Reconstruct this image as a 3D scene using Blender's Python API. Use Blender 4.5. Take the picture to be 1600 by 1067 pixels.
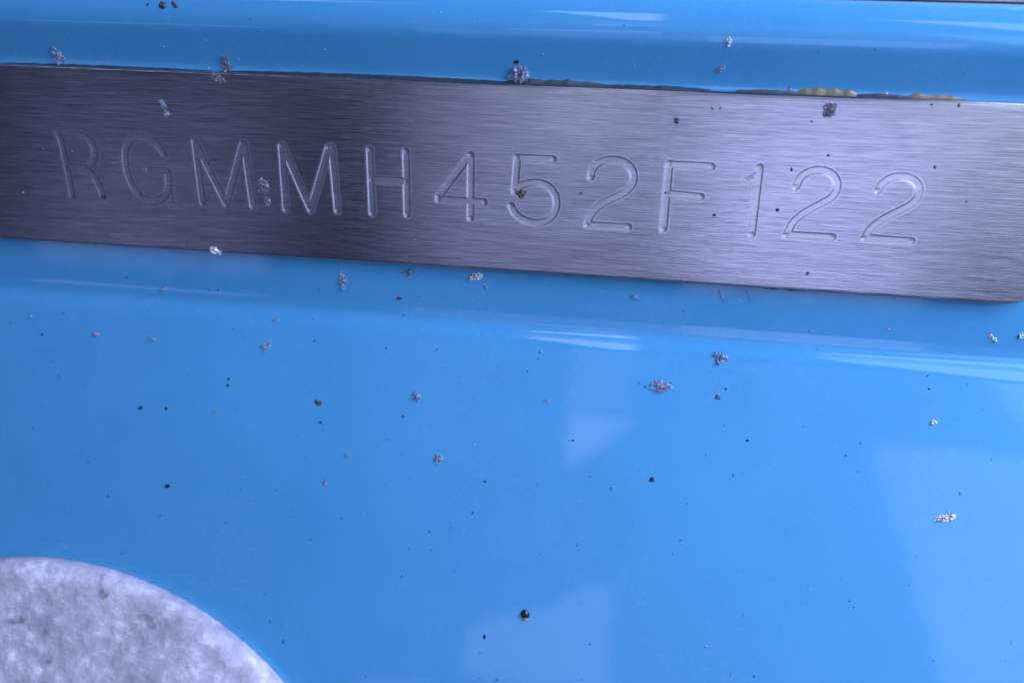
import bpy, bmesh, math, random
import numpy as np
from mathutils import Vector, Matrix
from mathutils import noise as mnoise

for o in list(bpy.data.objects):
    bpy.data.objects.remove(o, do_unlink=True)
sc = bpy.context.scene
COL = sc.collection
MM = 0.001
# World frame (lengths below in millimetres): the number plate lies in the plane y = 0 and faces -y,
# x runs right along the plate, z runs up the plate.

# ------------------------------------------------------------------ camera
CAM = np.array([11.402, -82.276, 19.740])                 # mm
ROT = np.array([[0.98969581, -0.07467166, 0.12217341],
                [0.14184662, 0.39487230, -0.90771989],
                [0.01953805, 0.91569646, 0.40139539]])
FPX, PCX, PCY = 1340.0, 800.0, 533.5
cam_d = bpy.data.cameras.new('camera')
cam = bpy.data.objects.new('camera', cam_d)
COL.objects.link(cam)
m4 = Matrix([list(ROT[i]) + [CAM[i] * MM] for i in range(3)] + [[0, 0, 0, 1]])
cam.matrix_world = m4
cam_d.sensor_width = 36.0
cam_d.lens = 36.0 * FPX / 1600.0
cam_d.clip_start = 0.002
cam_d.clip_end = 20.0
cam_d.dof.use_dof = True
cam_d.dof.focus_distance = 0.083
cam_d.dof.aperture_fstop = 20.0
sc.camera = cam
sc.render.resolution_x, sc.render.resolution_y = 1024, 682

# ------------------------------------------------------------------ world, exposure, lamps
w = bpy.data.worlds.new('World')
sc.world = w
w.use_nodes = True
bg = w.node_tree.nodes['Background']
bg.inputs['Color'].default_value = (0.38, 0.44, 1.0, 1)
bg.inputs['Strength'].default_value = 0.125
sc.view_settings.view_transform = 'Standard'
sc.view_settings.look = 'None'
sc.view_settings.exposure = -0.14
sc.view_settings.gamma = 1.0
COOL = (0.47, 0.53, 1.0)
SKYL = (0.58, 0.68, 1.0)


def lamp(name, loc, aim, size, radiance, color=COOL, roll=0.0, poly=None, soft=0.015):
    """Rectangular area lamp; poly = corners (0..1) of a lit opening inside the rectangle."""
    d = bpy.data.lights.new(name, 'AREA')
    d.shape = 'RECTANGLE'
    d.size, d.size_y = size[0] * MM, size[1] * MM
    d.energy = radiance * math.pi * d.size * d.size_y
    d.color = color
    o = bpy.data.objects.new(name, d)
    COL.objects.link(o)
    q = (Vector(aim) - Vector(loc)).to_track_quat('-Z', 'Y').to_matrix().to_4x4()
    o.matrix_world = Matrix.Translation(Vector(loc) * MM) @ q @ Matrix.Rotation(roll, 4, 'Z')
    if poly:
        d.use_nodes = True
        nt = d.node_tree
        em = nt.nodes['Emission']
        geo = nt.nodes.new('ShaderNodeNewGeometry')
        sep = nt.nodes.new('ShaderNodeSeparateXYZ')
        nt.links.new(geo.outputs['Parametric'], sep.inputs[0])
        prev = None
        n = len(poly)
        for i in range(n):
            (x0, y0), (x1, y1) = poly[i], poly[(i + 1) % n]
            L = math.hypot(x1 - x0, y1 - y0)
            a, b = -(y1 - y0) / L, (x1 - x0) / L       # inside to the left of each edge
            cc = -(a * x0 + b * y0)
            m1 = nt.nodes.new('ShaderNodeMath'); m1.operation = 'MULTIPLY_ADD'
            nt.links.new(sep.outputs[0], m1.inputs[0]); m1.inputs[1].default_value = a; m1.inputs[2].default_value = cc
            m2 = nt.nodes.new('ShaderNodeMath'); m2.operation = 'MULTIPLY_ADD'
            nt.links.new(sep.outputs[1], m2.inputs[0]); m2.inputs[1].default_value = b
            nt.links.new(m1.outputs[0], m2.inputs[2])
            m3 = nt.nodes.new('ShaderNodeMapRange')
            m3.inputs['From Min'].default_value = -soft
            m3.inputs['From Max'].default_value = soft
            nt.links.new(m2.outputs[0], m3.inputs['Value'])
            if prev is None:
                prev = m3.outputs[0]
            else:
                mm_ = nt.nodes.new('ShaderNodeMath'); mm_.operation = 'MULTIPLY'
                nt.links.new(prev, mm_.inputs[0]); nt.links.new(m3.outputs[0], mm_.inputs[1])
                prev = mm_.outputs[0]
        nt.links.new(prev, em.inputs['Strength'])
    return o


def wall_lamp(name, x0, x1, z0, z1, radiance, color=COOL, poly=None, y=-600.0, soft=0.015):
    """Lamp standing in a plane parallel to the plate, facing it (added out of view for its light and reflection)."""
    cx, cz = (x0 + x1) / 2, (z0 + z1) / 2
    pp = None
    if poly:      # corners given as world x, z
        pp = [((x - x0) / (x1 - x0), (z - z0) / (z1 - z0)) for x, z in poly]
    return lamp(name, (cx, y, cz), (cx, 0, cz), (x1 - x0, z1 - z0), radiance, color, poly=pp, soft=soft)


# unseen lamps, added and shaped to mirror as pale patches in gelcoat and plate
wall_lamp('mirror_lamp_right', 200, 640, -62, 140, 2.0, SKYL, poly=[(271, -62), (640, -62), (640, 140), (214, 140)])
wall_lamp('mirror_lamp_right_upper', 262, 640, 140, 212, 2.0, SKYL, poly=[(350, 140), (640, 140), (640, 212), (300, 212), (322, 178)])
wall_lamp('mirror_lamp_right_chink', 266, 304, 178, 212, 2.0, SKYL, poly=[(270, 212), (268, 196), (292, 180), (303, 190), (300, 212)])
wall_lamp('mirror_lamp_right_slit', 300, 324, 142, 172, 1.6, SKYL, poly=[(302, 143), (318, 143), (322, 168), (308, 170)])
wall_lamp('mirror_lamp_low', 62, 250, -225, -66, 2.95)  # this and the next three: added for bright and dim columns mirrored in the plate
wall_lamp('mirror_lamp_low_right', 250, 480, -225, -66, 0.5)
wall_lamp('mirror_lamp_mid', -165, 60, -215, -72, 0.98)
wall_lamp('mirror_lamp_far_left', -520, -300, -235, -190, 1.5)
wall_lamp('mirror_lamp_gap_upper', -30, 36, 98, 148, 2.7, SKYL, poly=[(-20, 98), (34, 145), (-26, 145)])
wall_lamp('mirror_lamp_gap_top', -28, 25, 150, 235, 0.7, SKYL)
wall_lamp('mirror_lamp_gap_lower', -88, 26, -66, 12, 1.7, SKYL, poly=[(-88, -66), (26, -66), (19, 11), (-88, -32)])
wall_lamp('streak_lamp_gap', -75, 28, 265, 390, 6.0, SKYL, poly=[(-75, 375), (12, 268), (28, 290), (28, 390), (-75, 390)])  # this and the next two: added for thin bright streaks on the hull's bends
wall_lamp('streak_lamp_right', 170, 560, 250, 400, 5.0, SKYL, poly=[(195, 392), (330, 252), (560, 252), (560, 400), (195, 400)])
wall_lamp('streak_lamp_left', -640, -200, 425, 520, 5.0, SKYL, poly=[(-640, 425), (-520, 425), (-200, 510), (-200, 520), (-640, 520)])
wall_lamp('wash_lamp', -420, 640, -66, 245, 1.15, SKYL, poly=[(150, -3000), (9000, -3000), (9000, 3000), (150, 3000)], soft=0.5, y=-640.0)  # added soft-edged lamp, a pale wash growing to the right in the gelcoat
# unseen lamps added close by for broad light and its left-to-right gradient
lamp('broad_lamp_above', (260, -50, 270), (20, 0, -20), (260, 260), 3.2, (0.47, 0.54, 1.0))
lamp('broad_lamp_right', (184, -72, 112), (20, 0, -35), (105, 180), 22.5, (0.53, 0.60, 1.0))


# ------------------------------------------------------------------ geometry of the hull face
PY = 0.9                                                   # gelcoat lies 0.9 mm behind the plate's face
TILT = math.radians(22)


def hull_profile():
    """Section of the hull face, bottom to top: facing angle (0 = parallel to the plate, + = facing up) along its length."""
    segs = [(95, 22, 22), (1.5, 22, 29), (0.3, 29, 29), (1.3, 29, 4), (1.0, 4, 0), (23.1, 0, 0), (0.5, 0, -18), (3.2, -18, -18), (2.3, -18, 14), (1.75, 14, 27), (0.5, 27, 78)]
    z = y = 0.0
    pts = [(z, y, 22.0)]
    marks = []
    for L, a0, a1 in segs:
        n = max(12, int(L / 0.12)) if a0 != a1 else 24
        for k in range(n):
            t = (k + 0.5) / n
            sm = t * t * (3 - 2 * t) if abs(a1 - a0) < 30 else t
            a = math.radians(a0 + (a1 - a0) * sm)
            z += math.cos(a) * L / n; y += math.sin(a) * L / n
            pts.append((z, y, math.degrees(a)))
        marks.append((z, y))
    dz = -13.4 - marks[4][0]; dy = PY - marks[4][1]
    pts = [(p[0] + dz, p[1] + dy, p[2]) for p in pts]
    return pts, (marks[0][0] + dz, marks[0][1] + dy)


PROF, (ZP, YP) = hull_profile()
_pz = np.array([p[0] for p in PROF]); _py = np.array([p[1] for p in PROF]); _pa = np.array([p[2] for p in PROF])


def hull_y(z):
    return float(np.interp(z, _pz, _py))


def hull_n(z):
    a = math.radians(float(np.interp(z, _pz, _pa)))
    return Vector((0, -math.cos(a), math.sin(a)))


def ray(px, py):
    d = ROT @ np.array([(px - PCX) / FPX, -(py - PCY) / FPX, -1.0])
    return d / np.linalg.norm(d)


def on_plate(px, py, y=0.0):
    d = ray(px, py)
    return CAM + d * ((y - CAM[1]) / d[1])


def on_hull(px, py):
    d = ray(px, py)
    t = 40.0
    for _ in range(4000):
        p = CAM + d * t
        if p[1] >= hull_y(p[2]): break
        t += 0.05
    return p


def project(p):
    v = ROT.T @ (np.array(p) - CAM)
    return PCX + FPX * v[0] / -v[2], PCY - FPX * v[1] / -v[2]


# ------------------------------------------------------------------ helpers
def tag(o, label, cat, group=None):
    o['label'] = label; o['category'] = cat
    if group: o['group'] = group
    return o


def mesh_obj(name, verts, faces, material, parent=None, smooth=True):
    me = bpy.data.meshes.new(name)
    me.from_pydata([tuple(float(c) * MM for c in v) for v in verts], [], faces)
    me.update()
    if smooth:
        me.polygons.foreach_set('use_smooth', [True] * len(me.polygons))
    me.materials.append(material)
    o = bpy.data.objects.new(name, me)
    COL.objects.link(o)
    if parent: o.parent = parent
    return o


class NT:
    """Small node-tree helper."""
    def __init__(self, name):
        self.m = bpy.data.materials.new(name)
        self.m.use_nodes = True
        self.t = self.m.node_tree
        self.b = self.t.nodes['Principled BSDF']
        self.out = self.t.nodes['Material Output']

    def n(self, kind, **kw):
        nd = self.t.nodes.new(kind)
        for k, v in kw.items():
            setattr(nd, k, v)
        return nd

    def l(self, a, b):
        self.t.links.new(a, b)

    def coord(self, scale):
        tc = self.n('ShaderNodeTexCoord')
        mp = self.n('ShaderNodeMapping')
        mp.inputs['Scale'].default_value = scale
        self.l(tc.outputs['Object'], mp.inputs['Vector'])
        return mp.outputs[0]

    def noise(self, scale, nscale=1.0, detail=3.0, rough=0.5, dist=0.0):
        t = self.n('ShaderNodeTexNoise')
        t.inputs['Scale'].default_value = nscale
        t.inputs['Detail'].default_value = detail
        t.inputs['Roughness'].default_value = rough
        t.inputs['Distortion'].default_value = dist
        self.l(self.coord(scale), t.inputs['Vector'])
        return t.outputs['Fac']

    def ramp(self, fac, stops):
        r = self.n('ShaderNodeValToRGB')
        e = r.color_ramp.elements
        while len(e) < len(stops): e.new(0.5)
        for i, (p, c) in enumerate(stops):
            e[i].position = p
            e[i].color = (c, c, c, 1) if isinstance(c, (int, float)) else (*c, 1)
        self.l(fac, r.inputs[0])
        return r.outputs[0]

    def rng(self, fac, a, b, lo=0.0, hi=1.0):
        r = self.n('ShaderNodeMapRange')
        r.inputs['From Min'].default_value = lo; r.inputs['From Max'].default_value = hi
        r.inputs['To Min'].default_value = a; r.inputs['To Max'].default_value = b
        self.l(fac, r.inputs['Value'])
        return r.outputs[0]

    def mul(self, a, b):
        r = self.n('ShaderNodeMix', data_type='RGBA', blend_type='MULTIPLY')
        r.inputs[0].default_value = 1.0
        self.l(a, r.inputs[6]); self.l(b, r.inputs[7])
        return r.outputs[2]

    def bump(self, h, dist, strength=1.0, prev=None):
        r = self.n('ShaderNodeBump')
        r.inputs['Strength'].default_value = strength
        r.inputs['Distance'].default_value = dist
        self.l(h, r.inputs['Height'])
        if prev is not None: self.l(prev, r.inputs['Normal'])
        return r.outputs[0]


# ------------------------------------------------------------------ materials
def gelcoat():
    k = NT('blue_gelcoat')
    f = k.noise((60, 60, 60), 1.0, 4, 0.6)
    paint = k.ramp(f, [(0.3, (0.062, 0.300, 0.515)), (0.7, (0.072, 0.326, 0.550))])
    film = k.n('ShaderNodeMix', data_type='RGBA', blend_type='MIX')          # thin uneven film of dust
    d1 = k.ramp(k.noise((1900, 1900, 1900), 1.0, 4, 0.65), [(0.52, 0.0), (0.78, 0.16)])
    d2 = k.ramp(k.noise((90, 90, 45), 1.0, 4, 0.6, 0.5), [(0.38, 0.25), (0.70, 1.0)])
    k.l(k.mul(d1, d2), film.inputs[0])
    k.l(paint, film.inputs[6]); film.inputs[7].default_value = (0.42, 0.50, 0.58, 1)
    k.l(film.outputs[2], k.b.inputs['Base Color'])
    k.l(k.rng(k.noise((900, 900, 900), 1.0, 3, 0.6), 0.035, 0.075), k.b.inputs['Roughness'])
    k.b.inputs['IOR'].default_value = 1.5
    n1 = k.bump(k.noise((130, 130, 130), 1.0, 2), 0.000045, 0.5)
    n2 = k.bump(k.noise((4200, 4200, 4200), 1.0, 2), 0.0000012, 0.5, n1)
    k.l(n2, k.b.inputs['Normal'])
    return k.m


def brushed(name, aniso, rough, grain, tone=1.0):
    k = NT(name)
    k.b.inputs['Metallic'].default_value = 1.0
    fine = k.noise((210, 900, 11500), 1.0, 2, 0.6)
    broad = k.noise((70, 200, 1500), 1.0, 3, 0.55)
    stain = k.noise((60, 60, 110), 1.0, 4, 0.6, 0.4)
    c1 = k.ramp(fine, [(0.30, 1 - grain), (0.50, 0.80), (0.68, 1.0)])
    c2 = k.ramp(broad, [(0.3, 0.84), (0.7, 1.0)])
    c3 = k.ramp(stain, [(0.30, (0.60 * tone, 0.59 * tone, 0.60 * tone)), (0.65, (0.70 * tone, 0.70 * tone, 0.71 * tone))])
    k.l(k.mul(k.mul(c1, c2), c3), k.b.inputs['Base Color'])
    k.l(k.rng(fine, rough - 0.02, rough + 0.02, 0.3, 0.7), k.b.inputs['Roughness'])
    k.b.inputs['Anisotropic'].default_value = aniso
    tg = k.n('ShaderNodeCombineXYZ')
    tg.inputs[2].default_value = 1.0
    k.l(tg.outputs[0], k.b.inputs['Tangent'])
    n1 = k.bump(fine, 0.000018, 0.75)
    k.l(k.bump(broad, 0.00001, 0.35, n1), k.b.inputs['Normal'])
    return k.m


def chalky():
    k = NT('chalky_oxidised_metal')
    a = k.noise((520, 520, 520), 1.0, 5, 0.62)
    b = k.noise((120, 120, 120), 1.0, 3, 0.5)
    c = k.noise((240, 240, 240), 1.0, 3, 0.5)
    c1 = k.ramp(a, [(0.32, (0.42, 0.41, 0.45)), (0.46, (0.50, 0.49, 0.53)), (0.56, (0.57, 0.56, 0.60)), (0.68, (0.80, 0.80, 0.83))])
    c2 = k.ramp(b, [(0.35, 0.72), (0.60, 1.0)])
    c3 = k.ramp(c, [(0.27, (0.40, 0.36, 0.34)), (0.36, (1, 1, 1))])
    k.l(k.mul(k.mul(c1, c2), c3), k.b.inputs['Base Color'])
    k.b.inputs['Roughness'].default_value = 0.7
    n1 = k.bump(a, 0.0004, 0.6)
    k.l(k.bump(k.noise((1300, 1300, 1300), 1.0, 3, 0.5), 0.00012, 0.5, n1), k.b.inputs['Normal'])
    return k.m


def flake_mat(name, c_lo, c_hi, alpha=1.0, rough=0.3, scale=5000):
    k = NT(name)
    f = k.noise((scale, scale, scale), 1.0, 3, 0.6)
    k.l(k.ramp(f, [(0.36, c_lo), (0.62, c_hi)]), k.b.inputs['Base Color'])
    k.b.inputs['Roughness'].default_value = rough
    if alpha < 1:
        k.l(k.rng(k.noise((scale * .6,) * 3, 1.0, 2), alpha - 0.25, alpha + 0.25, 0.35, 0.65), k.b.inputs['Alpha'])
    k.l(k.bump(f, 0.00008, 0.6), k.b.inputs['Normal'])
    return k.m


def plain(name, col, rough, metallic=0.0, bump=0.0):
    k = NT(name)
    f = k.noise((1300,) * 3, 1.0, 3)
    c = Vector(col)
    k.l(k.ramp(f, [(0.3, tuple(c * 0.75)), (0.7, tuple(c * 1.15))]), k.b.inputs['Base Color'])
    k.b.inputs['Roughness'].default_value = rough
    k.b.inputs['Metallic'].default_value = metallic
    if bump: k.l(k.bump(f, bump, 0.6), k.b.inputs['Normal'])
    return k.m


GEL = gelcoat()
STEEL = brushed('brushed_steel', 0.99, 0.165, 0.45)
CUT = brushed('engraved_steel', 0.65, 0.28, 0.10, 1.22)
CHALK = chalky()
PALE = flake_mat('pale_flake', (0.10, 0.18, 0.28), (0.55, 0.64, 0.76), 0.40, 0.2)
WHITE = flake_mat('white_flake', (0.45, 0.46, 0.50), (0.82, 0.82, 0.84), 1.0, 0.4)
GREYB = flake_mat('grey_brown_crumb', (0.07, 0.075, 0.09), (0.42, 0.41, 0.42), 0.55, 0.5)
OLIVE = flake_mat('olive_crumb', (0.02, 0.022, 0.016), (0.10, 0.10, 0.07), 1.0, 0.5)
BLACK = plain('black_grit', (0.006, 0.006, 0.008), 0.35)
TAN = plain('tan_crust', (0.42, 0.27, 0.20), 0.6)
DARKSEAL = plain('dark_sealant', (0.030, 0.036, 0.042), 0.55, 0, 0.0001)
GREENSEAL = plain('olive_sealant', (0.050, 0.068, 0.058), 0.5, 0, 0.0001)
YELSEAL = plain('yellowed_sealant', (0.19, 0.165, 0.08), 0.4, 0, 0.0001)
RAIL = plain('grey_aluminium', (0.36, 0.36, 0.38), 0.45, 0.4)
GRIME = plain('dark_grime', (0.035, 0.036, 0.05), 0.6)
GAPDARK = plain('gap_dark', (0.010, 0.010, 0.014), 0.6)
DUST = flake_mat('pale_dust', (0.14, 0.28, 0.45), (0.40, 0.52, 0.66), 0.8, 0.3)

# ------------------------------------------------------------------ hull face
prof = [(p[0], p[1]) for p in PROF]
z, y = prof[-1]
prof += [(z + 0.10, y + 0.5), (z + 0.06, y + 0.75), (z - 0.25, y + 0.85), (z - 6.0, y + 0.9)]
xs = np.linspace(-120, 110, 47)
V, F = [], []
for (z, y) in prof:
    for x in xs: V.append((x, y, z))
nx = len(xs)
for i in range(len(prof) - 1):
    for j in range(nx - 1):
        a = i * nx + j
        F.append((a, a + 1, a + nx + 1, a + nx))
hull = mesh_obj('boat_hull', V, F, GEL)
tag(hull, 'glossy blue gelcoat hull face that the metal number plate is stuck on', 'hull')

# rail above; a black strip stands in for the shade of the gap
zt, yt = prof[-5][0], prof[-5][1]


def bar(name, outline, x0, x1, mat, parent=None):
    n = len(outline)
    V = [(x0, y, z) for z, y in outline] + [(x1, y, z) for z, y in outline]
    F = [(i, (i + 1) % n, n + (i + 1) % n, n + i) for i in range(n)]
    F += [tuple(range(n - 1, -1, -1)), tuple(range(n, 2 * n))]
    return mesh_obj(name, V, F, mat, parent, smooth=False)


zr, yr = zt + 0.15, yt + 1.6
rail = bar('deck_rail', [(zr + 0.12, yr), (zr, yr + 0.12), (zr - 0.0, yr + 8), (zr + 14, yr + 8), (zr + 14, yr + 0.3), (zr + 13.7, yr)], -120, 110, RAIL)
tag(rail, 'grey metal rail edge above the blue hull at the top right corner', 'rail')
bar('gap_shade', [(zt - 4, yt + 1.3), (zt - 4, yt + 9.6), (zr - 0.05, yt + 9.6), (zr - 0.05, yt + 2.2), (zt - 0.6, yt + 1.3)], -120, 110, GAPDARK, rail)

# ------------------------------------------------------------------ number plate with engraved characters
def smooth_line(pts, closed=False, n=8):
    P = [np.array(p, float) for p in pts]
    if len(P) < 3: return P
    out = []
    for i in range(len(P) - 1):
        p0 = P[i - 1] if i > 0 else 2 * P[0] - P[1]
        p1, p2 = P[i], P[i + 1]
        p3 = P[i + 2] if i + 2 < len(P) else 2 * P[-1] - P[-2]
        for t in np.linspace(0, 1, n, endpoint=False):
            out.append(0.5 * ((2 * p1) + (-p0 + p2) * t + (2 * p0 - 5 * p1 + 4 * p2 - p3) * t * t + (-p0 + 3 * p1 - 3 * p2 + p3) * t ** 3))
    out.append(P[-1])
    return out


# strokes of each character: ('L' straight / 'S' smooth, relative depth, points)
CHARS = [
 ('R', [('L', 1.0, [(93, 211), (104, 260), (112.5, 307)]),
        ('S', 1.0, [(90, 210), (108, 210), (124, 211), (137, 217), (146, 229), (147.5, 243), (142, 256), (133, 261.5)]),
        ('S', 1.0, [(103, 261), (120, 262), (134, 266), (147, 277), (155, 292), (161, 308)])]),
 ('G', [('S', 1.0, [(256, 241), (245, 226), (232, 217), (217, 214), (203, 221), (196, 236), (195.5, 253), (199, 272), (208, 293), (221, 308), (235, 315), (249, 313), (259, 304), (263, 289), (261.5, 268)]),
        ('L', 1.0, [(232, 266), (261, 267.5)]), ('L', 0.25, [(264, 270), (268, 316)])]),
 ('M', [('L', 1.0, [(316.5, 318), (304, 221)]), ('L', 1.0, [(304, 221), (353.5, 320)]),
        ('L', 1.0, [(353.5, 320), (379, 225)]), ('L', 1.0, [(381, 225), (395, 323)])]),
 ('M', [('L', 1.0, [(446.5, 327), (439.5, 228)]), ('L', 1.0, [(441, 228), (485, 328)]),
        ('L', 1.0, [(485, 328), (513, 232)]), ('L', 1.0, [(518, 231), (527, 329)])]),
 ('H', [('L', 1.0, [(577.5, 235), (581.5, 333)]), ('L', 1.0, [(634, 237), (636, 335)]), ('L', 1.0, [(580, 281), (634, 283.5)])]),
 ('4', [('L', 1.0, [(734, 243), (685, 308)]), ('L', 1.0, [(685, 312), (756, 316)]), ('L', 1.0, [(735.5, 243), (735, 341)])]),
 ('5', [('L', 1.0, [(808, 247), (864, 249.5)]), ('L', 1.0, [(808, 247), (804, 299)]),
        ('S', 1.0, [(804, 299), (815, 290), (838, 285.5), (857, 292), (868, 307), (868.5, 326), (859, 342), (842, 348.5), (821, 345), (806, 335), (798.5, 322)])]),
 ('2', [('S', 1.0, [(923, 277), (926, 265), (937, 254), (954, 250), (972, 252.5), (986, 263), (990.5, 278), (985, 293), (971, 304), (950, 314), (932, 326), (921, 340), (917.5, 352)]),
        ('L', 1.0, [(917.5, 352), (982, 355)])]),
 ('F', [('L', 1.0, [(1046, 256), (1036.5, 358)]), ('L', 1.0, [(1046, 257), (1112, 261)]), ('L', 1.0, [(1043, 303), (1095, 308)])]),
 ('1', [('L', 1.0, [(1187, 262), (1174.5, 366)]), ('S', 0.5, [(1186, 264), (1180, 273), (1166, 281)])]),
 ('2', [('S', 1.0, [(1244, 292), (1251, 278), (1265, 268.5), (1282, 266), (1298, 271), (1307, 282), (1307.5, 296), (1299, 309), (1280, 320), (1258, 332), (1240, 347), (1229, 367)]),
        ('L', 1.0, [(1229, 367), (1301, 371)])]),
 ('2', [('S', 0.9, [(1372, 298), (1380, 286), (1395, 277.5), (1412, 276), (1428, 282), (1436, 293), (1434, 308), (1423, 320), (1400, 332), (1376, 345), (1360, 358), (1351, 372)]),
        ('L', 1.0, [(1351, 372), (1424, 377)])]),
]
WORDS = ['engraved letter R, first character on the plate', 'engraved letter G, second character on the plate',
         'engraved letter M right after the G', 'engraved letter M right before the H', 'engraved letter H',
         'engraved digit 4', 'engraved digit 5', 'engraved digit 2 between the 5 and the F', 'engraved letter F',
         'engraved digit 1', 'engraved digit 2 right after the 1', 'engraved digit 2, last character on the plate']
Z0, Z1, X0, X1, CR = -8.93, 9.60, -62.0, 52.0, 5.0
ux = np.concatenate([[X0], X0 + np.array([0.02, 0.06, 0.15, 0.3, 0.6, 1, 1.5, 2, 2.6, 3.3, 4.1, 5]), np.arange(X0 + 5.6, -49.2, 0.4),
                     np.arange(-49.2, 39.4, 0.062), np.arange(39.8, X1 - 5, 0.4), X1 - np.array([5, 4.1, 3.3, 2.6, 2, 1.5, 1, 0.6, 0.3, 0.15, 0.06, 0.02]), [X1]])
ux = np.unique(ux.round(4))
zz = np.concatenate([np.array([Z0, Z0 + 0.07, Z0 + 0.16]), np.arange(Z0 + 0.4, -4.3, 0.25), np.arange(-4.3, 3.5, 0.062), np.arange(3.6, Z1 - 0.3, 0.25), np.array([Z1 - 0.16, Z1 - 0.07, Z1])])
tz = (zz - Z0) / (Z1 - Z0)
dl = np.minimum(ux - X0, X1 - ux)
ins = np.where(dl < CR, CR - np.sqrt(np.maximum(0, CR * CR - (CR - dl) ** 2)), 0)
GX = np.repeat(ux[None, :], len(tz), 0)
# keep the fine rows straight: squeeze only the outer rows at the rounded corners
GZ = np.clip(zz[:, None], (Z0 + ins)[None, :] + (zz - Z0)[:, None] * 0.02, (Z1 - ins)[None, :] - (Z1 - zz)[:, None] * 0.02)
Hh = np.zeros_like(GX)                                      # positive = into the plate
owner = np.full(GX.shape, -1)


def seg_dist(ax, az, bx, bz, gx, gz):
    dx, dz = bx - ax, bz - az
    L2 = dx * dx + dz * dz + 1e-12
    t = np.clip(((gx - ax) * dx + (gz - az) * dz) / L2, 0, 1)
    return np.hypot(gx - ax - t * dx, gz - az - t * dz)


def groove(d, depth, hw):
    s = np.clip((d - (hw - 0.07)) / 0.07, 0, 1)
    s = 1 - s * s * (3 - 2 * s)
    floor = depth * (1.0 - 0.10 * np.clip(d / hw, 0, 1) ** 2)
    burr = -0.009 * np.exp(-((d - hw - 0.05) / 0.05) ** 2)
    return s * floor + burr


rnd = np.random.default_rng(4)
char_depth = []
for ci, (ch, strokes) in enumerate(CHARS):
    allp = []
    G = np.full(GX.shape, -9.0); D = np.full(GX.shape, 9.0)
    for kind, rel, pts in strokes:
        q = [on_plate(*p) for p in pts]
        q = [(p[0], p[2]) for p in q]
        if kind == 'S': q = smooth_line(q)
        q = np.array(q)
        x0, x1 = q[:, 0].min() - 1.0, q[:, 0].max() + 1.0
        z0, z1 = q[:, 1].min() - 1.0, q[:, 1].max() + 1.0
        j0, j1 = np.searchsorted(ux, [x0, x1]); i0, i1 = np.searchsorted(zz, [z0, z1])
        gx, gz = GX[i0:i1, j0:j1], GZ[i0:i1, j0:j1]
        d = np.full(gx.shape, 9.0)
        for a, b in zip(q[:-1], q[1:]):
            d = np.minimum(d, seg_dist(a[0], a[1], b[0], b[1], gx, gz))
        hw = 0.35 if rel > 0.5 else 0.15
        g = groove(d, 0.036 * rel if rel > 0.5 else 0.055 * rel, hw)
        for e in (q[0], q[-1]):                              # round plunge marks at the stroke ends
            if rel > 0.5:
                de = np.hypot(gx - e[0], gz - e[1])
                g = np.maximum(g, groove(de, 0.036 * rel, hw) + 0.025 * np.clip(1 - (de / 0.22) ** 2, 0, 1))
        sub = G[i0:i1, j0:j1]
        sub[:] = np.where(np.maximum(sub, g) > 0.004, np.maximum(sub, g), np.where(sub < -5, g, np.minimum(sub, g)))
        D[i0:i1, j0:j1] = np.minimum(D[i0:i1, j0:j1], d)
    m = G > -5
    Hh[m] += G[m]
    owner[D < 0.50] = ci
# faint worn arc at the right end and a gentle unevenness of the sheet
arc = [on_plate(*p) for p in [(1465, 278), (1467, 292), (1476, 302), (1492, 306), (1507, 303), (1514, 294)]]
arc = np.array(smooth_line([(p[0], p[2]) for p in arc]))
d = np.full(GX.shape, 9.0)
for a, b in zip(arc[:-1], arc[1:]):
    d = np.minimum(d, seg_dist(a[0], a[1], b[0], b[1], GX, GZ))
Hh += 0.006 * np.exp(-(d / 0.25) ** 2)
Hh += 0.012 * np.sin(GX * 0.11 + 1.0) * np.cos(GZ * 0.16)
Yg = Hh.copy()
edge = np.minimum(np.minimum(np.arange(len(zz))[:, None], np.arange(len(zz))[::-1][:, None]), 2)
bev = np.array([0.16, 0.03, 0.0])
Yg += bev[edge]
Yg[:, 0] += 0.1; Yg[:, -1] += 0.1
nr, nc = GX.shape
VV = np.stack([GX, Yg, GZ], -1).reshape(-1, 3)
idx = np.arange(nr * nc).reshape(nr, nc)
Q = np.stack([idx[:-1, :-1], idx[:-1, 1:], idx[1:, 1:], idx[1:, :-1]], -1).reshape(-1, 4)
fo = owner[:-1, :-1].reshape(-1).copy()
for oth in (owner[1:, :-1], owner[:-1, 1:], owner[1:, 1:]):
    fo = np.maximum(fo, oth.reshape(-1))


def quads_obj(name, verts, quads, mat, parent=None):
    used = np.unique(quads)
    remap = np.full(len(verts), -1, dtype=np.int64); remap[used] = np.arange(len(used))
    v = (verts[used] * MM).astype(np.float32); q = remap[quads].astype(np.int32)
    me = bpy.data.meshes.new(name)
    me.vertices.add(len(v)); me.vertices.foreach_set('co', v.ravel())
    me.loops.add(q.size); me.loops.foreach_set('vertex_index', q.ravel())
    me.polygons.add(len(q)); me.polygons.foreach_set('loop_start', np.arange(0, q.size, 4, dtype=np.int32))
    me.polygons.foreach_set('use_smooth', np.ones(len(q), dtype=bool))
    me.update(calc_edges=True); me.validate()
    me.materials.append(mat)
    o = bpy.data.objects.new(name, me); COL.objects.link(o)
    if parent: o.parent = parent
    return o


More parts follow.
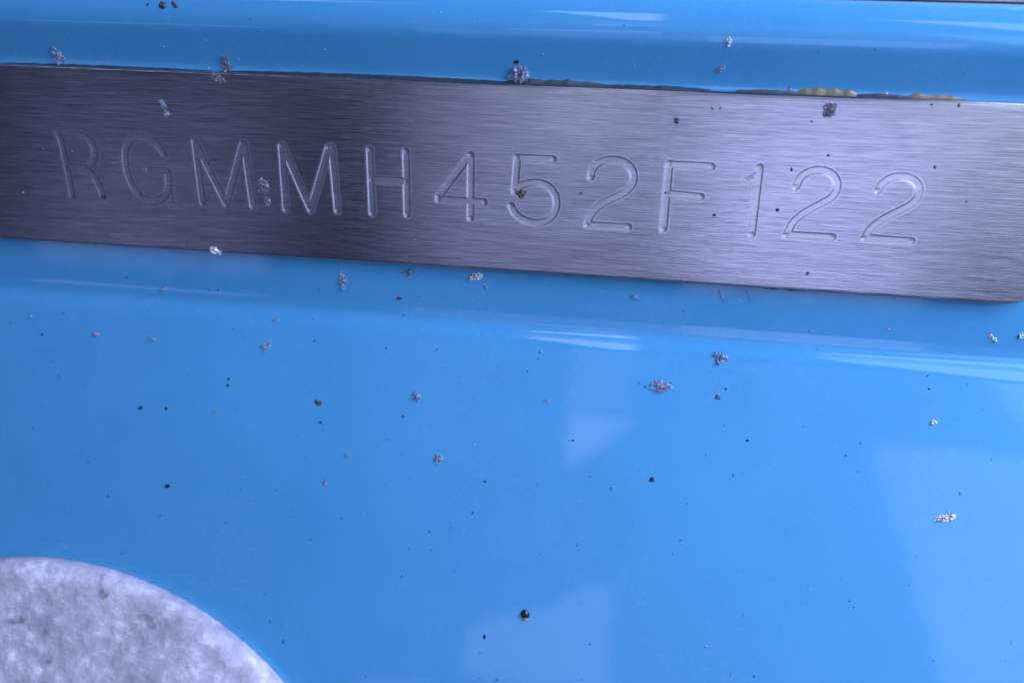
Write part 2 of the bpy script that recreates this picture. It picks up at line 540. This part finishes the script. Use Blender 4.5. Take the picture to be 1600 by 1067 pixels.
# side walls of the plate
loop = np.concatenate([idx[0, :], idx[1:, -1], idx[-1, -2::-1], idx[-2:0:-1, 0]])
base = VV[loop].copy(); base[:, 1] = PY + 0.02
wall_top = VV[loop].copy(); wall_top[:, 1] += 0.002
n0 = len(VV); nl = len(loop)
VV2 = np.concatenate([VV, wall_top, base])
a = n0 + np.arange(nl); b = n0 + nl + np.arange(nl)
WQ = np.stack([a, b, np.roll(b, -1), np.roll(a, -1)], -1)
plate = quads_obj('number_plate', VV2, np.concatenate([Q[fo < 0], WQ]), STEEL)
tag(plate, 'brushed steel plate engraved RGMMH452F122 stuck to the blue hull', 'plate')
for ci in range(len(CHARS)):
    o = quads_obj('engraved_character', VV, Q[fo == ci], CUT, plate)
    o['label'] = WORDS[ci]

# ------------------------------------------------------------------ sealant squeezed out round the plate
def bead(px0, px1, top, r, mat, name, seed, lump=0.5, flat=0.8, lift=0.0):
    """Irregular bead of sealant lying in the corner between plate edge and gelcoat."""
    rn = random.Random(seed)
    xa, xb = on_plate(px0, 140 if top else 430)[0], on_plate(px1, 150 if top else 450)[0]
    n = max(10, int(abs(xb - xa) / 0.22)); ns = 8
    ph = [rn.uniform(0, 6.28) for _ in range(5)]
    V, F = [], []
    for i in range(n + 1):
        t = i / n
        x = xa + (xb - xa) * t
        env = max(0.05, math.sin(math.pi * t) ** 0.55)
        wob = 1 + lump * (1.3 * mnoise.noise(Vector((x * 0.9, seed, 0))) + 0.5 * mnoise.noise(Vector((x * 1.9, seed, 5))))
        rr = r * env * max(0.25, wob)
        zc = (Z1 + 0.10 * r) if top else (Z0 - 0.10 * r)
        for k in range(ns):
            a_ = 2 * math.pi * k / ns
            V.append((x, PY - lift - rr * flat * math.cos(a_) - 0.02, zc + (rr * math.sin(a_))))
        if i:
            for k in range(ns):
                p = (i - 1) * ns + k; q2 = (i - 1) * ns + (k + 1) % ns
                F.append((p, q2, q2 + ns, p + ns))
    F.append(tuple(range(ns))); F.append(tuple(range(n * ns + ns - 1, n * ns - 1, -1)))
    return mesh_obj(name, V, F, mat, plate)


bead(340, 800, True, 0.22, DARKSEAL, 'sealant_bead', 1, 0.4)
s = bead(785, 950, True, 0.36, GREENSEAL, 'sealant_bead', 2, 0.5, 0.5); s['label'] = 'dirty olive sealant along the top edge above the 5 and 2'
bead(930, 1110, True, 0.20, DARKSEAL, 'sealant_bead', 3, 0.5)
bead(1150, 1260, True, 0.20, GREENSEAL, 'sealant_bead', 4, 0.6)
s = bead(1246, 1345, True, 0.58, YELSEAL, 'sealant_bead', 5, 0.8, 0.4); s['label'] = 'yellowed lump of sealant at the top edge of the plate'
bead(1340, 1430, True, 0.22, DARKSEAL, 'sealant_bead', 6, 0.5)
s = bead(1415, 1515, True, 0.32, YELSEAL, 'sealant_bead', 7, 0.9, 0.4); s['label'] = 'smaller yellow smear of sealant near the plate\'s right end'
bead(0, 330, True, 0.12, DARKSEAL, 'sealant_bead', 8, 0.5)
bead(835, 905, False, 0.26, DARKSEAL, 'sealant_bead', 9, 0.6)
bead(950, 1100, False, 0.22, DARKSEAL, 'sealant_bead', 10, 0.6)
bead(1165, 1290, False, 0.30, DARKSEAL, 'sealant_bead', 11, 0.7)
bead(1225, 1262, False, 0.36, GREENSEAL, 'sealant_bead', 12, 0.5)
bead(1330, 1380, False, 0.22, DARKSEAL, 'sealant_bead', 13, 0.6)

# ------------------------------------------------------------------ chalky round knob, lower left
nP = Vector((0, -math.cos(TILT), math.sin(TILT)))
tP = Vector((0, math.sin(TILT), math.cos(TILT)))            # up along the panel
OFF = 0.8


def on_panel(px, py, off):
    p0 = np.array([0, YP, ZP]) + np.array(nP) * off
    d = ray(px, py)
    return CAM + d * (np.dot(p0 - CAM, nP) / np.dot(d, nP))


q3 = [on_panel(x, y, OFF) for x, y in ((20, 870), (230, 912), (440, 1067))]
c2d = [(p[0], float(np.dot(p - np.array([0, YP, ZP]), tP))) for p in q3]
(ax, ay), (bx, by), (cx, cy) = c2d
dd = 2 * (ax * (by - cy) + bx * (cy - ay) + cx * (ay - by))
KX = ((ax * ax + ay * ay) * (by - cy) + (bx * bx + by * by) * (cy - ay) + (cx * cx + cy * cy) * (ay - by)) / dd
KY = ((ax * ax + ay * ay) * (cx - bx) + (bx * bx + by * by) * (ax - cx) + (cx * cx + cy * cy) * (bx - ax)) / dd
KR = math.hypot(ax - KX, ay - KY) - 0.15
print('knob', KX, KY, KR)
kb = Vector((KX, YP, ZP)) + tP * KY


def lathe(name, prof, seg, mat, parent, rough=0.0, seed=0):
    V, F = [], []
    for i, (r, h) in enumerate(prof):
        for k in range(seg):
            a_ = 2 * math.pi * k / seg
            p = Vector((r * math.cos(a_), r * math.sin(a_), h))
            if rough and h > 0.0:
                v = mnoise.noise(p * 0.55 + Vector((seed, 0, 0))) * 0.6 + mnoise.noise(p * 1.7) * 0.35 + mnoise.noise(p * 4.1) * 0.22
                pr = Vector((math.cos(a_), math.sin(a_), 0))
                p += Vector((0, 0, 1)) * v * rough * (1.0 if h > OFF else .3) + pr * rough * 0.45 * (mnoise.noise(p * 2.3) + 0.6 * mnoise.noise(p * 6.0))
            w_ = kb + Vector((1, 0, 0)) * p.x + tP * p.y + nP * p.z
            V.append(w_)
        if i:
            for k in range(seg):
                q = (i - 1) * seg + k; q2 = (i - 1) * seg + (k + 1) % seg
                F.append((q, q2, q2 + seg, q + seg))
    F.append(tuple(range(seg - 1, -1, -1))); F.append(tuple(range((len(prof) - 1) * seg, len(prof) * seg)))
    return mesh_obj(name, V, F, mat, parent)


hp = [(KR * 0.6, -0.4), (KR - 0.1, -0.3), (KR, 0.1), (KR, OFF - 0.2)]
hp += [(KR - 2.6 * (1 - math.cos(a_)), OFF + 1.5 * math.sin(a_)) for a_ in np.linspace(0, math.pi / 2, 11)]
rtop = hp[-1][0]
hp += [(rtop * t, OFF + 1.5 + 2.2 * (1 - t * t)) for t in np.linspace(0.985, 0.02, 80)]
knob = lathe('round_knob', hp, 420, CHALK, None, 0.20, 3)
knob.data.transform(Matrix.Translation(-kb * MM))
knob.location = kb * MM
tag(knob, 'rough chalky pale grey round knob head cut off by the lower left corner', 'knob')

# ------------------------------------------------------------------ flakes, crumbs and grit
def local_frame(px, py, surf):
    if surf == 'p':
        P = Vector(on_plate(px, py)); N = Vector((0, -1, 0))
    else:
        P = Vector(on_hull(px, py)); N = hull_n(P.z)
    return P, N


def crumple(name, px, py, wpx, hpx, rot, mat, surf='h', seed=0, thick=0.35, rough=0.55, sub=3, lift=0.0):
    """One crumpled chip: a flattened, dented blob resting on the surface."""
    P, N = local_frame(px, py, surf)
    dist = (P - Vector(CAM)).length
    k = dist / FPX
    a_, b_ = wpx * k / 2, hpx * k / 2
    U = Vector((1, 0, 0)); W = N.cross(U) * -1
    if W.z < 0: W = -W
    ca, sa = math.cos(rot), math.sin(rot)
    U2, W2 = U * ca + W * sa, W * ca - U * sa
    bm = bmesh.new()
    bmesh.ops.create_icosphere(bm, subdivisions=sub, radius=1.0)
    off = Vector((seed * 7.31, seed * 3.7, 0))
    t = thick * min(a_, b_) * 2
    for v in bm.verts:
        c = v.co.copy()
        rim = 1 + rough * (mnoise.noise(c * 1.6 + off) * 0.9 + mnoise.noise(c * 3.9 + off) * 0.6)
        rid = abs(mnoise.noise(c * 2.8 + off * 2)) * 1.2 + abs(mnoise.noise(c * 6.0 + off)) * 0.6
        h = max(-0.05, c.z) * (0.35 + rid) * t
        v.co = P + U2 * (c.x * rim * a_) + W2 * (c.y * rim * b_) + N * (h + lift - 0.01)
    bm.normal_update()
    me = bpy.data.meshes.new(name)
    for v in bm.verts: v.co -= P
    for v in bm.verts: v.co *= MM
    bm.to_mesh(me); bm.free()
    me.materials.append(mat)
    o = bpy.data.objects.new(name, me); COL.objects.link(o)
    o.location = P * MM
    return o


def shreds(name, px, py, wpx, hpx, rot, mat, surf='h', seed=0):
    """A ragged chip: a crinkled clump of thin bent shards lying over one another on the surface."""
    rn_ = random.Random(seed * 13 + 5)
    P, N = local_frame(px, py, surf)
    k = (P - Vector(CAM)).length / FPX
    U = Vector((1, 0, 0)); W = N.cross(U) * -1
    if W.z < 0: W = -W
    ca, sa = math.cos(rot), math.sin(rot)
    U2, W2 = U * ca + W * sa, W * ca - U * sa
    a_, b_ = wpx * k / 2, hpx * k / 2
    big = max(a_, b_); small = min(a_, b_)
    V, F = [], []
    # a thin torn film under the shards
    ring = 16
    rad = [1 + 0.45 * rn_.uniform(-1, 1) for _ in range(ring)]
    for lay, (sc_, hh) in enumerate(((1.0, 0.005), (0.80, 0.22), (0.45, 0.10), (0.15, 0.26))):
        for q in range(ring):
            t = 2 * math.pi * q / ring
            rr = rad[q] * sc_ * 0.82
            V.append(U2 * (a_ * rr * math.cos(t)) + W2 * (b_ * rr * math.sin(t)) + N * (0.005 + small * hh * rn_.uniform(0.2, 1.6)))
    for lay in range(3):
        for q in range(ring):
            q2 = (q + 1) % ring
            F.append((lay * ring + q, lay * ring + q2, lay * ring + ring + q2, lay * ring + ring + q))
    F.append(tuple(range(3 * ring, 4 * ring)))
    n = int(12 + wpx * hpx / 22)
    for i in range(n):
        t, r = rn_.uniform(0, 6.283), math.sqrt(rn_.random()) * 0.85
        c = U2 * (a_ * r * math.cos(t)) + W2 * (b_ * r * math.sin(t)) + N * (rn_.uniform(0.05, 0.45) * small)
        al = rn_.uniform(0, 6.283)
        d1 = (U2 * a_ * math.cos(al) + W2 * b_ * math.sin(al)).normalized()
        d1 = (d1 + N * rn_.uniform(-0.5, 0.6)).normalized()
        d2 = (d1.cross(N) + N * rn_.uniform(-0.7, 0.7)).normalized()
        d3 = d1.cross(d2).normalized()
        L = rn_.uniform(0.35, 1.0) * (small * 0.65 + big * 0.35); Wd = L * rn_.uniform(0.2, 0.6)
        m = 5; b0 = len(V); bend = rn_.uniform(-0.8, 0.8)
        th = small * 0.03 + 0.012
        for side in (1, -1):
            for q in range(m):
                u = q / (m - 1) * 2 - 1
                wd = Wd * (1 - 0.75 * u * u) * rn_.uniform(0.6, 1.2)
                for e in (-1, 1):
                    p = c + d1 * (u * L * 0.5) + d2 * (e * wd * 0.5 + rn_.uniform(-.1, .1) * L) + d3 * (bend * u * u * L * 0.5 + side * th + e * 0.1 * L * rn_.uniform(-1, 1))
                    h = p.dot(N)
                    if h < 0.01: p = p + N * (0.01 - h + 0.02 * rn_.random())
                    V.append(p)
        for o_, fl in ((0, False), (2 * m, True)):
            for q in range(m - 1):
                f = (b0 + o_ + 2 * q, b0 + o_ + 2 * q + 1, b0 + o_ + 2 * q + 3, b0 + o_ + 2 * q + 2)
                F.append(f[::-1] if fl else f)
        for q in range(m - 1):
            for e in (0, 1):
                F.append((b0 + 2 * q + e, b0 + 2 * q + 2 + e, b0 + 2 * m + 2 * q + 2 + e, b0 + 2 * m + 2 * q + e))
    o = mesh_obj(name, V, F, mat, smooth=False)
    o.location = P * MM
    return o


D2R = math.radians
FL = 'debris flakes stuck on the hull and plate'
flakes = [
 # name, px, py, w, h, rot, mat, surf, label
 ('dried_flake', 92, 86, 14, 30, 8, PALE, 'h', 'curled translucent flake standing above the R at the plate\'s top edge'),
 ('dried_flake', 355, 100, 14, 32, -8, GREYB, 'h', 'brownish curled flake on the top edge above the first M'),
 ('dried_flake', 340, 122, 28, 10, -28, GREYB, 'p', 'thin brownish scrap lying on the plate just under its top edge'),
 ('dried_flake', 255, 163, 8, 14, 15, PALE, 'p', 'small pale sliver on the dark part of the plate above the G'),
 ('dried_flake', 261, 178, 7, 11, 25, PALE, 'p', 'tiny pale scrap just below the sliver above the G'),
 ('dried_flake', 811, 114, 30, 26, 0, PALE, 'h', 'pale crinkled flake with a dark top above the digit 5'),
 ('dried_flake', 1140, 66, 7, 16, 10, WHITE, 'h', 'small white curved chip on the blue band above the F'),
 ('dried_flake', 1128, 107, 10, 13, 0, PALE, 'h', 'small pale grain just above the plate edge near the F'),
 ('dried_flake', 1383, 148, 7, 14, -28, WHITE, 'h', 'tiny white pointed chip between the two yellow sealant smears'),
 ('dried_flake', 1233, 141, 9, 9, 0, PALE, 'h', 'pale speck left of the yellow sealant lump'),
 ('dirt_smudge', 1297, 172, 19, 22, -10, GREYB, 'p', 'grey brown dirt lump on the plate below the yellow sealant'),
 ('dirt_smudge', 1057, 189, 9, 9, 0, OLIVE, 'p', 'small dark bit on the plate above the F'),
 ('dirt_smudge', 412, 290, 17, 24, 10, GREYB, 'p', 'dark crumbly dirt between the two Ms'),
 ('dirt_smudge', 418, 314, 12, 16, -10, GREYB, 'p', 'lower dirt crumb between the two Ms'),
 ('dirt_smudge', 815, 303, 15, 14, 30, OLIVE, 'p', 'dark dirt caught in the bowl of the digit 5'),
 ('dried_flake', 336, 391, 24, 10, -12, WHITE, 'p', 'white flake on the bottom edge of the plate below the first M'),
 ('dried_flake', 536, 438, 11, 32, 4, PALE, 'h', 'long translucent flake hanging below the plate under the second M'),
 ('dried_flake', 638, 425, 11, 16, 0, GREYB, 'h', 'grey crumb just below the plate under the H'),
 ('dried_flake', 744, 432, 22, 15, 15, WHITE, 'h', 'white lumpy flake just below the plate under the 4'),
 ('dried_flake', 759, 448, 5, 15, 25, PALE, 'h', 'thin shred trailing below the white lumpy flake'),
 ('dark_crumb', 624, 466, 11, 8, 20, OLIVE, 'h', 'dark brown crumb on the blue hull below the H'),
 ('dried_flake', 417, 541, 11, 22, -18, PALE, 'h', 'ragged pale flake on the blue hull below the second M'),
 ('dark_crumb', 497, 629, 13, 9, -20, OLIVE, 'h', 'olive crumb left of the round silvery flake'),
 ('dried_flake', 651, 619, 19, 15, 10, PALE, 'h', 'round silvery crinkled flake on the hull below the H'),
 ('dried_flake', 686, 716, 14, 16, 30, PALE, 'h', 'small silvery scrap in the middle left of the blue hull'),
 ('dried_flake', 1031, 603, 33, 19, -6, PALE, 'h', 'largest silvery crinkled flake on the blue hull below the F'),
 ('dried_flake', 1126, 558, 20, 22, 20, PALE, 'h', 'silvery flake up to the right of the largest one'),
 ('dark_crumb', 1121, 620, 12, 9, -35, OLIVE, 'h', 'olive crumb below the silvery flake right of the largest one'),
 ('dried_flake', 1476, 808, 27, 12, 18, WHITE, 'h', 'white pointed flake on the pale right side of the blue hull'),
 ('dried_flake', 1460, 660, 13, 8, -35, WHITE, 'h', 'small white chip near the right edge of the blue hull'),
 ('dried_flake', 508, 755, 7, 13, 0, PALE, 'h', 'small upright translucent shred on the blue hull'),
 ('dried_flake', 543, 712, 9, 7, -40, PALE, 'h', 'tiny pale chip left of the silvery scrap'),
 ('dried_flake', 990, 464, 15, 8, -8, PALE, 'h', 'pale flat chip just below the plate under the second 2'),
 ('dried_flake', 150, 522, 11, 8, 0, PALE, 'h', 'small pale grain on the left of the hull below the R'),
 ('dried_flake', 237, 529, 12, 9, 0, PALE, 'h', 'faint grain on the hull below the G'),
 ('dried_flake', 257, 451, 8, 9, 20, PALE, 'h', 'pale grain just below the plate under the G'),
 ('dried_flake', 1551, 528, 16, 6, -38, WHITE, 'h', 'pale sliver on the hull below the plate\'s right end'),
 ('dried_flake', 1388, 514, 8, 6, 0, PALE, 'h', 'tiny pale chip below the last digit 2'),
 ('dried_flake', 1268, 516, 10, 6, -25, PALE, 'h', 'tiny pale chip below the second last digit'),
 ('dried_flake', 1597, 524, 10, 10, -30, WHITE, 'h', 'white chip cut off by the right edge of the photo'),
 ('dark_crumb', 854, 627, 10, 6, 15, PALE, 'h', 'small pale flat grain left of the largest silvery flake'),
 ('dried_flake', 432, 500, 12, 7, 20, PALE, 'h', 'thin faint pale scrap above the ragged flake below the second M'),
 ('dark_crumb', 336, 644, 13, 5, 25, PALE, 'h', 'small grain pair on the left of the blue hull'),
 ('dark_crumb', 254, 9, 11, 12, 0, OLIVE, 'h', 'dark green crumb at the top edge of the photo, largest of its cluster'),
 ('dark_crumb', 231, 8, 9, 6, 20, OLIVE, 'h', 'dark green crumb at the left of the top edge cluster'),
 ('dark_crumb', 273, 8, 13, 6, -40, OLIVE, 'h', 'dark green crumb at the right of the top edge cluster'),
 ('dark_crumb', 807, 97, 9, 7, 0, BLACK, 'h', 'black crumb on top of the flake above the digit 5'),
]
for i, (nm, px, py, w_, h_, r_, mt, sf, lb) in enumerate(flakes):
    rr = 0.75 if mt in (PALE, GREYB) else 0.5
    if mt in (PALE, WHITE, GREYB) and max(w_, h_) >= 9:
        o = shreds(nm, px, py, w_, h_, D2R(r_), mt, sf, i + 1)
    else: o = crumple(nm, px, py, w_ * 0.95, h_ * 0.95, D2R(r_), mt, sf, i + 1, 0.30 if mt in (PALE, WHITE) else 0.22, rr)
    tag(o, lb, 'flake' if 'flake' in nm else ('dirt' if 'dirt' in nm else 'crumb'), FL)

grit = [
 (821, 959, 13, 15, 'largest black pellet with a tan foot near the bottom of the hull'),
 (1019, 749, 8, 8, 'black grain right of the middle of the blue hull'),
 (262, 759, 8, 6, 'black oval grain above the chalky knob'),
 (220, 637, 7, 5, 'left one of two black grains side by side on the left'),
 (260, 638, 6, 4, 'right one of two black grains side by side on the left'),
 (357.5, 592, 4.5, 4, 'upper one of two tiny black grains one above the other'),
 (356.5, 602, 4.5, 4, 'lower one of two tiny black grains one above the other'),
 (501, 660, 5, 4, 'tiny black grain below the olive crumb'),
 (630, 650, 4, 3.5, 'tiny black grain below the round silvery flake'),
 (895, 688, 5, 4, 'tiny black grain in the middle of the blue hull'),
 (1168, 688, 5, 4, 'tiny black grain below the olive crumb on the right'),
 (758, 752, 5, 4.5, 'tiny black grain left of the middle, above the largest pellet'),
 (757, 994, 5, 8, 'small dark oval grain left of the largest black pellet'),
 (264, 773, 0, 0, None)]
for i, (px, py, w_, h_, lb) in enumerate(grit):
    if not lb: continue
    o = crumple('black_grain', px, py, w_, h_, D2R(15 if i != 12 else 0), BLACK, 'h', 60 + i, 0.5, 0.15, 2)
    tag(o, lb, 'grain', 'black grains on the blue hull')
    if i == 0:
        f = crumple('tan_foot', px, py + 6.5, 11, 8, 0, TAN, 'h', 90, 0.42, 0.2, 2)
        f.parent = o; f.location = f.location - o.location


def speck_field(name, spots, mat, label, cat):
    V, F = [], []
    rn = random.Random(name)
    for px, py, s_, sf in spots:
        P, N = local_frame(px, py, sf)
        k = (P - Vector(CAM)).length / FPX
        U = Vector((1, 0, 0)); W = U.cross(N)
        a_ = rn.uniform(0, 3.1); U, W = U * math.cos(a_) + W * math.sin(a_), W * math.cos(a_) - U * math.sin(a_)
        n = 6; b = len(V); r1 = s_ * k / 2; r2 = r1 * rn.uniform(0.5, 1)
        for j in range(n):
            t = 2 * math.pi * j / n
            e = rn.uniform(0.75, 1.2)
            V.append(P + U * r1 * e * math.cos(t) + W * r2 * e * math.sin(t) - N * 0.01)
        for j in range(n):
            t = 2 * math.pi * j / n
            V.append(P + U * r1 * .6 * math.cos(t) + W * r2 * .6 * math.sin(t) + N * r2 * 0.55)
        V.append(P + N * r2 * 0.75)
        for j in range(n):
            j2 = (j + 1) % n
            F.append((b + j, b + j2, b + n + j2, b + n + j)); F.append((b + n + j, b + n + j2, b + 2 * n))
    o = mesh_obj(name, V, F, mat)
    o['kind'] = 'stuff'
    return tag(o, label, cat)


rn = random.Random(11)


def scatter(n, smin, smax, region='panel'):
    out = []
    while len(out) < n:
        px, py = rn.uniform(0, 1600), rn.uniform(0, 1067)
        if region == 'panel':
            if py < 400 + 0.066 * px or math.hypot(px - 20, py - 1416) < 565: continue
            if rn.random() < (px / 1600) * 0.35: continue
            sf = 'h'
        elif region == 'band':
            py = rn.uniform(18, 96 + 0.038 * px); sf = 'h'
        else:
            py = rn.uniform(112 + .038 * px, 365 + .065 * px); sf = 'p'
        out.append((px, py, smin + (smax - smin) * rn.random() ** 2.5, sf))
    return out


speck_field('pale_dust', scatter(55, 2.2, 5.0) + scatter(34, 2.0, 4.5, 'band') + scatter(10, 2, 3.5, 'plate'), DUST, 'pale dust specks scattered over the blue hull', 'dust')
BLUEDOT = plain('blue_blister', (0.016, 0.10, 0.33), 0.2)
speck_field('dark_dust', scatter(170, 2.4, 5.2) + scatter(16, 2, 4, 'band'), BLUEDOT, 'dark blue pinprick specks scattered over the blue hull', 'dust')
speck_field('plate_grime', [(1113, 170, 6, 'p'), (1125, 170, 5, 'p'), (1268, 190, 5, 'p'), (1294, 243, 5, 'p'), (1237, 265, 7, 'p'), (1461, 261, 6, 'p'), (1116, 336, 6, 'p'), (1215, 328, 7, 'p'), (1262, 427, 7, 'p'), (1456, 164, 5, 'p'), (1498, 165, 6, 'p'), (1510, 315, 4, 'p'), (66, 234, 6, 'p'), (1040, 302, 5, 'p'), (160, 308, 7, 'p'), (222, 304, 6, 'p'), (150, 381, 4, 'p'), (292, 380, 4, 'p'), (908, 302, 5, 'p')] + scatter(5, 1.4, 2.4, 'plate'),
            GRIME, 'dark grime specks dotted over the steel plate', 'grime')

# stringy remains of glue under the plate, near its right half
def strand(pts, r, parent=None):
    P = smooth_line([np.array(on_hull(*p)) for p in pts], n=6)
    V, F = [], []
    ns = 5
    for i, p in enumerate(P):
        p = Vector(p); N = hull_n(p.z)
        t = (Vector(P[min(i + 1, len(P) - 1)]) - Vector(P[max(i - 1, 0)])).normalized()
        b = t.cross(N).normalized()
        rr = r * (0.5 + 0.8 * abs(math.sin(i * 1.7)))
        for k in range(ns):
            a_ = 2 * math.pi * k / ns
            V.append(p + N * (rr * math.sin(a_) + rr * .5) + b * rr * math.cos(a_))
        if i:
            for k in range(ns):
                q = (i - 1) * ns + k; q2 = (i - 1) * ns + (k + 1) % ns
                F.append((q, q2, q2 + ns, q + ns))
    return V, F


root = None
for i, (pts, r) in enumerate([([(1122, 449), (1127, 462), (1131, 470), (1126, 476)], 0.07), ([(1131, 470), (1145, 467), (1160, 472), (1172, 470)], 0.045), ([(1168, 455), (1171, 463), (1175, 471)], 0.06), ([(1120, 452), (1124, 466)], 0.04)]):
    V, F = strand(pts, r)
    if root is None:
        root = bpy.data.objects.new('glue_strands', None); COL.objects.link(root)
        tag(root, 'thin whitish strings of dried glue below the plate under the digit 1', 'glue')
    mesh_obj('strand', V, F, PALE, root)

print('top edge at', project((43, yt, zt)), 'rail bottom', project((43, yr, zr)))
